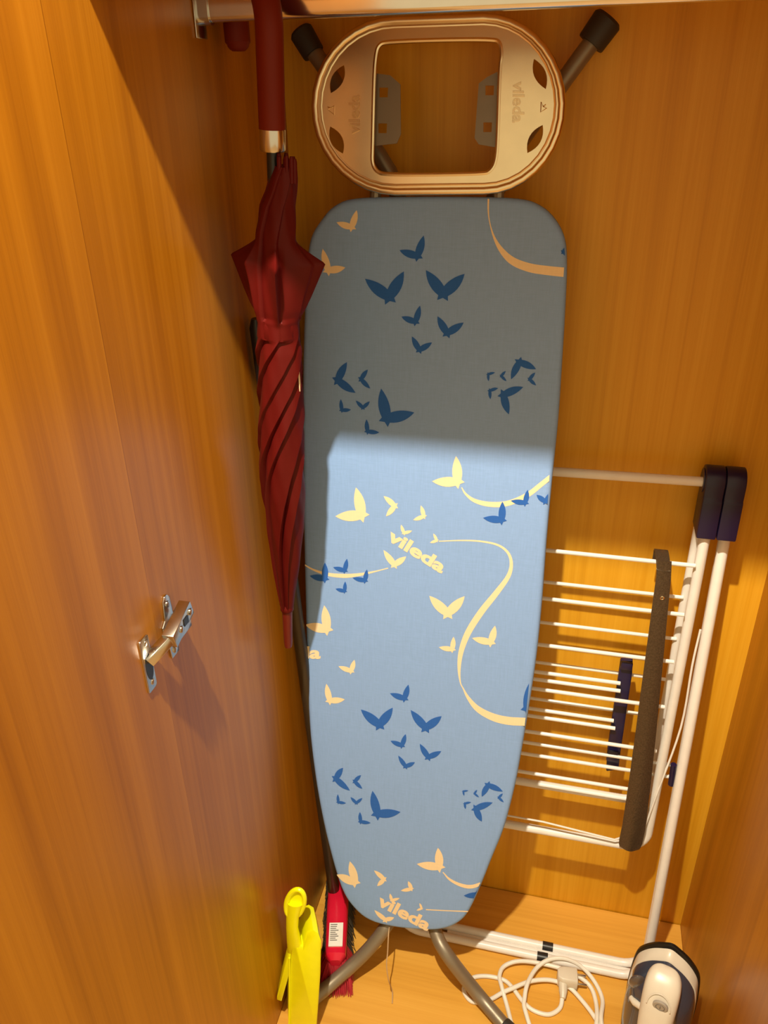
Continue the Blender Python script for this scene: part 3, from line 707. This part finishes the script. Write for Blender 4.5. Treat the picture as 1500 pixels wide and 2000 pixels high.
# ------------------------------------------------------------------ steam iron
IO = Vector((0.723, -0.262, 0.0)); ia = math.radians(-15)
iu, iw = Vector((math.cos(ia), math.sin(ia), 0)), Vector((math.sin(ia), -math.cos(ia), 0)); iv = Vector((0, 0.02, 1)).normalized()
T = thing('steam_iron', 'ivory and slate blue steam iron standing on its heel in the right corner', 'iron', tuple(IO))
def ip(u, v, w_): return IO + iu * u + iv * v + iw * w_
def iout(s=1.0, v0=0.0, vt=0.285, k=0.0):
    hw = [(0.0, 0.048), (0.03, 0.056), (0.08, 0.062), (0.14, 0.0640), (0.19, 0.0625), (0.23, 0.058), (0.250, 0.049), (0.268, 0.033), (0.2795, 0.0150), (0.2855, 0.0)]
    r = [(h * s * 0.955, v0 + v * (vt - v0) / 0.285) for v, h in hw]
    return r + [(-a, b) for a, b in reversed(r[:-1])]
def smooth_rings(rs, k=4):
    cols = [catmull([r[j] for r in rs], k) for j in range(len(rs[0]))]
    return [[c[i] for c in cols] for i in range(len(cols[0]))]
def ilay(s, v0, vt, w_): return [ip(u, v, w_) for u, v in catmull([Vector(p) for p in iout(s, v0, vt)], 5, True)]
obj('soleplate', MB().loft([ilay(0.97, 0.003, 0.282, 0.0), ilay(1.0, 0.001, 0.286, 0.003), ilay(1.0, 0.001, 0.286, 0.008), ilay(0.97, 0.003, 0.282, 0.010)]), M_SOLE, T, angle=50)
obj('skirt', MB().loft([ilay(0.965, 0.003, 0.278, 0.009), ilay(0.975, 0.002, 0.277, 0.013), ilay(0.97, 0.001, 0.270, 0.028), ilay(0.93, 0.001, 0.264, 0.030)]), M_IWHITE, T, angle=50)
obj('water_tank', MB().loft([ilay(0.95, 0.001, 0.268, 0.029), ilay(0.97, 0.001, 0.266, 0.034), ilay(0.96, 0.0, 0.262, 0.046), ilay(0.90, 0.0, 0.255, 0.058), ilay(0.76, 0.0, 0.244, 0.070), ilay(0.55, 0.0, 0.228, 0.078)]), M_ITANK, T, angle=50)
# handle: broad front that rises from the tank's tip and runs down to the heel
def hsec(v, w0, w1, hw_, n=28):
    return [ip(hw_ * math.copysign(abs(math.cos(a)) ** 0.7, math.cos(a)), v, (w0 + w1) / 2 + (w1 - w0) / 2 * math.copysign(abs(math.sin(a)) ** 0.7, math.sin(a))) for a in [2 * PI * k / n for k in range(n)]]
hdl = obj('handle', MB().loft(smooth_rings([hsec(0.279, 0.044, 0.052, 0.008), hsec(0.276, 0.042, 0.062, 0.019), hsec(0.268, 0.042, 0.076, 0.0265), hsec(0.254, 0.044, 0.090, 0.030), hsec(0.226, 0.050, 0.106, 0.0300), hsec(0.190, 0.076, 0.118, 0.0275), hsec(0.16, 0.092, 0.122, 0.024), hsec(0.10, 0.098, 0.124, 0.020), hsec(0.05, 0.092, 0.120, 0.020), hsec(0.02, 0.070, 0.112, 0.022), hsec(0.0, 0.05, 0.100, 0.022)])), M_IWHITE, T, angle=60)
dc = ip(0.003, 0.2445, 0.0960)
di = obj('steam_dial', MB().tube([dc, dc + iw * 0.003, dc + iw * 0.0042], [0.0128, 0.0128, 0.0112], 28), M_DIAL, T)
obj('dial_mark', MB().tube([dc + iw * 0.0042 + iu * math.cos(a) * 0.0072 + iv * math.sin(a) * 0.0072 for a in [2 * PI * k / 16 for k in range(16)]], 0.0007, 6, closed=True), M_DIALM, di)
obj('dial_mark', MB().rod(dc + iw * 0.0044 - iv * 0.003, dc + iw * 0.0044 + iv * 0.004, 0.0007, 6), M_DIALM, di)
obj('dial_surround', MB().tube([ip(0.0195 * math.cos(a), 0.240 + 0.020 * math.sin(a), 0.0990 - 0.011 * math.sin(a)) for a in [PI * k / 14 for k in range(15)]], 0.0012, 6), M_IWHITE, hdl)
obj('tank_window', MB().sphere(ip(-0.040, 0.222, 0.058), 0.019, 24, 14, (0.85, 0.30, 1.05)), M_ITANKW, T)
obj('filler_cap', MB().tube([ip(-0.046, 0.188, 0.068), ip(-0.038, 0.192, 0.076), ip(-0.026, 0.194, 0.080)], [0.005, 0.0065, 0.006], 12), M_IWHITE, T)
obj('trigger', MB().box(ip(0.0275, 0.200, 0.098), (0.006, 0.018, 0.022)), M_IWHITE, T, bevel=0.002)

def q7(x, y): return (850 + x * 0.43333, 1650 + y * 0.43333)
CP = [(566, 655, 14), (572, 690, 9), (560, 738, 5), (510, 765, 4.6), (440, 745, 4.6), (390, 700, 4.6), (345, 640, 4.6), (305, 608, 4.6), (230, 592, 4.6), (165, 602, 4.6), (128, 650, 4.6), (165, 706, 4.6), (240, 700, 6),
      (300, 668, 9), (340, 650, 13), (430, 615, 14), (520, 610, 12), (600, 640, 10), (660, 700, 8), (720, 780, 8), (765, 870, 9), (740, 990, 5), (600, 1060, 5), (440, 990, 5), (360, 850, 5), (322, 720, 5), (300, 640, 13),
      (290, 590, 13), (310, 548, 12), (370, 525, 15), (450, 530, 13), (560, 555, 14), (640, 590, 14), (700, 640, 8), (726, 720, 6), (726, 810, 14), (700, 940, 5), (570, 990, 5), (460, 890, 5), (405, 745, 14), (403, 690, 16), (418, 620, 22), (460, 552, 19),
      (520, 515, 23), (590, 515, 23), (660, 550, 14), (720, 620, 5), (754, 700, 5), (748, 790, 19), (775, 900, 14), (850, 960, 6), (960, 940, 10), (1010, 890, 26)]
cpts = [atz(*q7(x, y), z / 1000.0) for x, y, z in CP]
cpts += [ip(0.0, 0.02, 0.10)]
obj('power_cord', MB().tube(catmull(cpts, 6), 0.0043, 10), M_CORD, T)
pa, pb = atz(*q7(566, 655), 0.014), atz(*q7(600, 600), 0.018)
pc = atz(*q7(592, 600), 0.018)
pu = (atz(*q7(640, 606), 0.018) - atz(*q7(550, 594), 0.018)).normalized()          # towards the pins
pv = Vector((-pu.y, pu.x, 0)); pv = pv if pv.y > 0 else -pv
def pp(a, b, z=0.0): return pc + pu * a + pv * b + Vector((0, 0, z))
plug = obj('plug', MB().loft([[pp(a, b * s_, z) for a, b in ((-0.019, -0.010), (-0.010, -0.0165), (0.021, -0.0175), (0.021, 0.0175), (-0.010, 0.0165), (-0.019, 0.010))] for z, s_ in ((-0.0165, 0.85), (-0.010, 1.0), (0.010, 1.0), (0.0165, 0.82))]), M_IWHITE, T, bevel=0.002)
obj('strain_relief', MB().tube([pp(-0.008, -0.012, 0), pp(-0.008, -0.026, -0.003), pp(-0.009, -0.040, -0.006)], [0.0095, 0.0085, 0.0055], 14), M_IWHITE, plug)
for b in (-0.0095, 0.0095): obj('pin', MB().tube([pp(0.020, b), pp(0.038, b), pp(0.040, b)], [0.0024, 0.0024, 0.0012], 10), M_NICKEL, plug)

# ------------------------------------------------------------------ door hinge
T = thing('cabinet_hinge', 'nickel concealed hinge joining the open door to the left side panel', 'hinge', (0.0, -0.55, 1.05))
def wq(y, z, x): return Vector((x, y, z))
obj('cup_flange', MB().prism([wq(y, z, 0.0) for y, z in rrect(-0.6065, 1.016, -0.5870, 1.091, 0.004)], (0.0026, 0, 0)), M_NICKEL, T, bevel=0.0006)
obj('cup', MB().prism([wq(-0.596 + 0.0075 * math.cos(a), 1.050 + 0.019 * math.sin(a), 0.0025) for a in [2 * PI * k / 22 for k in range(22)]], (0.0006, 0, 0)), M_BLACK, T)
for z in (1.026, 1.082): obj('flange_screw', MB().tube([wq(-0.594, z, 0.002), wq(-0.594, z, 0.0034), wq(-0.594, z, 0.0040)], [0.0042, 0.0040, 0.0026], 14), M_NICKEL, T)
def yz_box(name, a, b, hz, th, m, bev=0.001):
    """bar from a=(y,x) to b=(y,x) at mid height"""
    ya, xa, za = a; yb, xb, zb = b; d = Vector((xb - xa, yb - ya, zb - za)).normalized(); nx = Vector((d.y, -d.x, 0)).normalized(); nx = nx if nx.x > 0 else -nx; up = d.cross(nx)
    p, q = Vector((xa, ya, za)), Vector((xb, yb, zb)); sec = [(-1, -1), (1, -1), (1, 1), (-1, 1)]
    return obj(name, MB().loft([[p + nx * th * s + up * hz * t for s, t in sec], [q + nx * th * s + up * hz * t for s, t in sec]]), m, T, bevel=bev)
A0, A1 = atx(331, 1253, 0.022), atx(366, 1184, 0.022)
yz_box('hinge_link', (-0.598, 0.003, 1.0585), (A0.y + 0.004, 0.0195, A0.z + 0.001), 0.0065, 0.0062, M_NICKEL)
arm = yz_box('hinge_arm', (A0.y, 0.022, A0.z), (A1.y, 0.021, A1.z), 0.0105, 0.0075, M_NICKEL)
AD = (A1 - A0)
def ap(t, dx): p = A0 + AD * t; return Vector((0.0295 + dx, p.y, p.z))
obj('arm_slot', MB().box(ap(0.60, 0.0), (0.0012, 0.011, 0.0095)), M_BLACK, arm)
for t in (0.36, 0.86): obj('arm_screw', MB().tube([ap(t, -0.001), ap(t, 0.0012), ap(t, 0.0020)], [0.0046, 0.0044, 0.003], 14), M_NICKEL, arm)
plate = obj('mounting_plate', MB().prism([wq(y, z, 0.0) for y, z in [(-0.5455, 1.022), (-0.5275, 1.022), (-0.5255, 1.040), (-0.510, 1.046), (-0.510, 1.074), (-0.5275, 1.080), (-0.5290, 1.104), (-0.5340, 1.110), (-0.5400, 1.110), (-0.5450, 1.104), (-0.5470, 1.080), (-0.5550, 1.074), (-0.5550, 1.046), (-0.5475, 1.040)]], (0.0025, 0, 0)), M_NICKEL, T, bevel=0.0006)
obj('plate_block', MB().bx((0.002, -0.552, 1.051), (0.0165, -0.512, 1.069)), M_NICKEL, T, bevel=0.001)
for z in (1.098, 1.030): obj('plate_screw', MB().tube([wq(-0.537, z, 0.0024), wq(-0.537, z, 0.0042), wq(-0.537, z, 0.0048)], [0.0044, 0.0042, 0.0028], 14), M_NICKEL, plate)
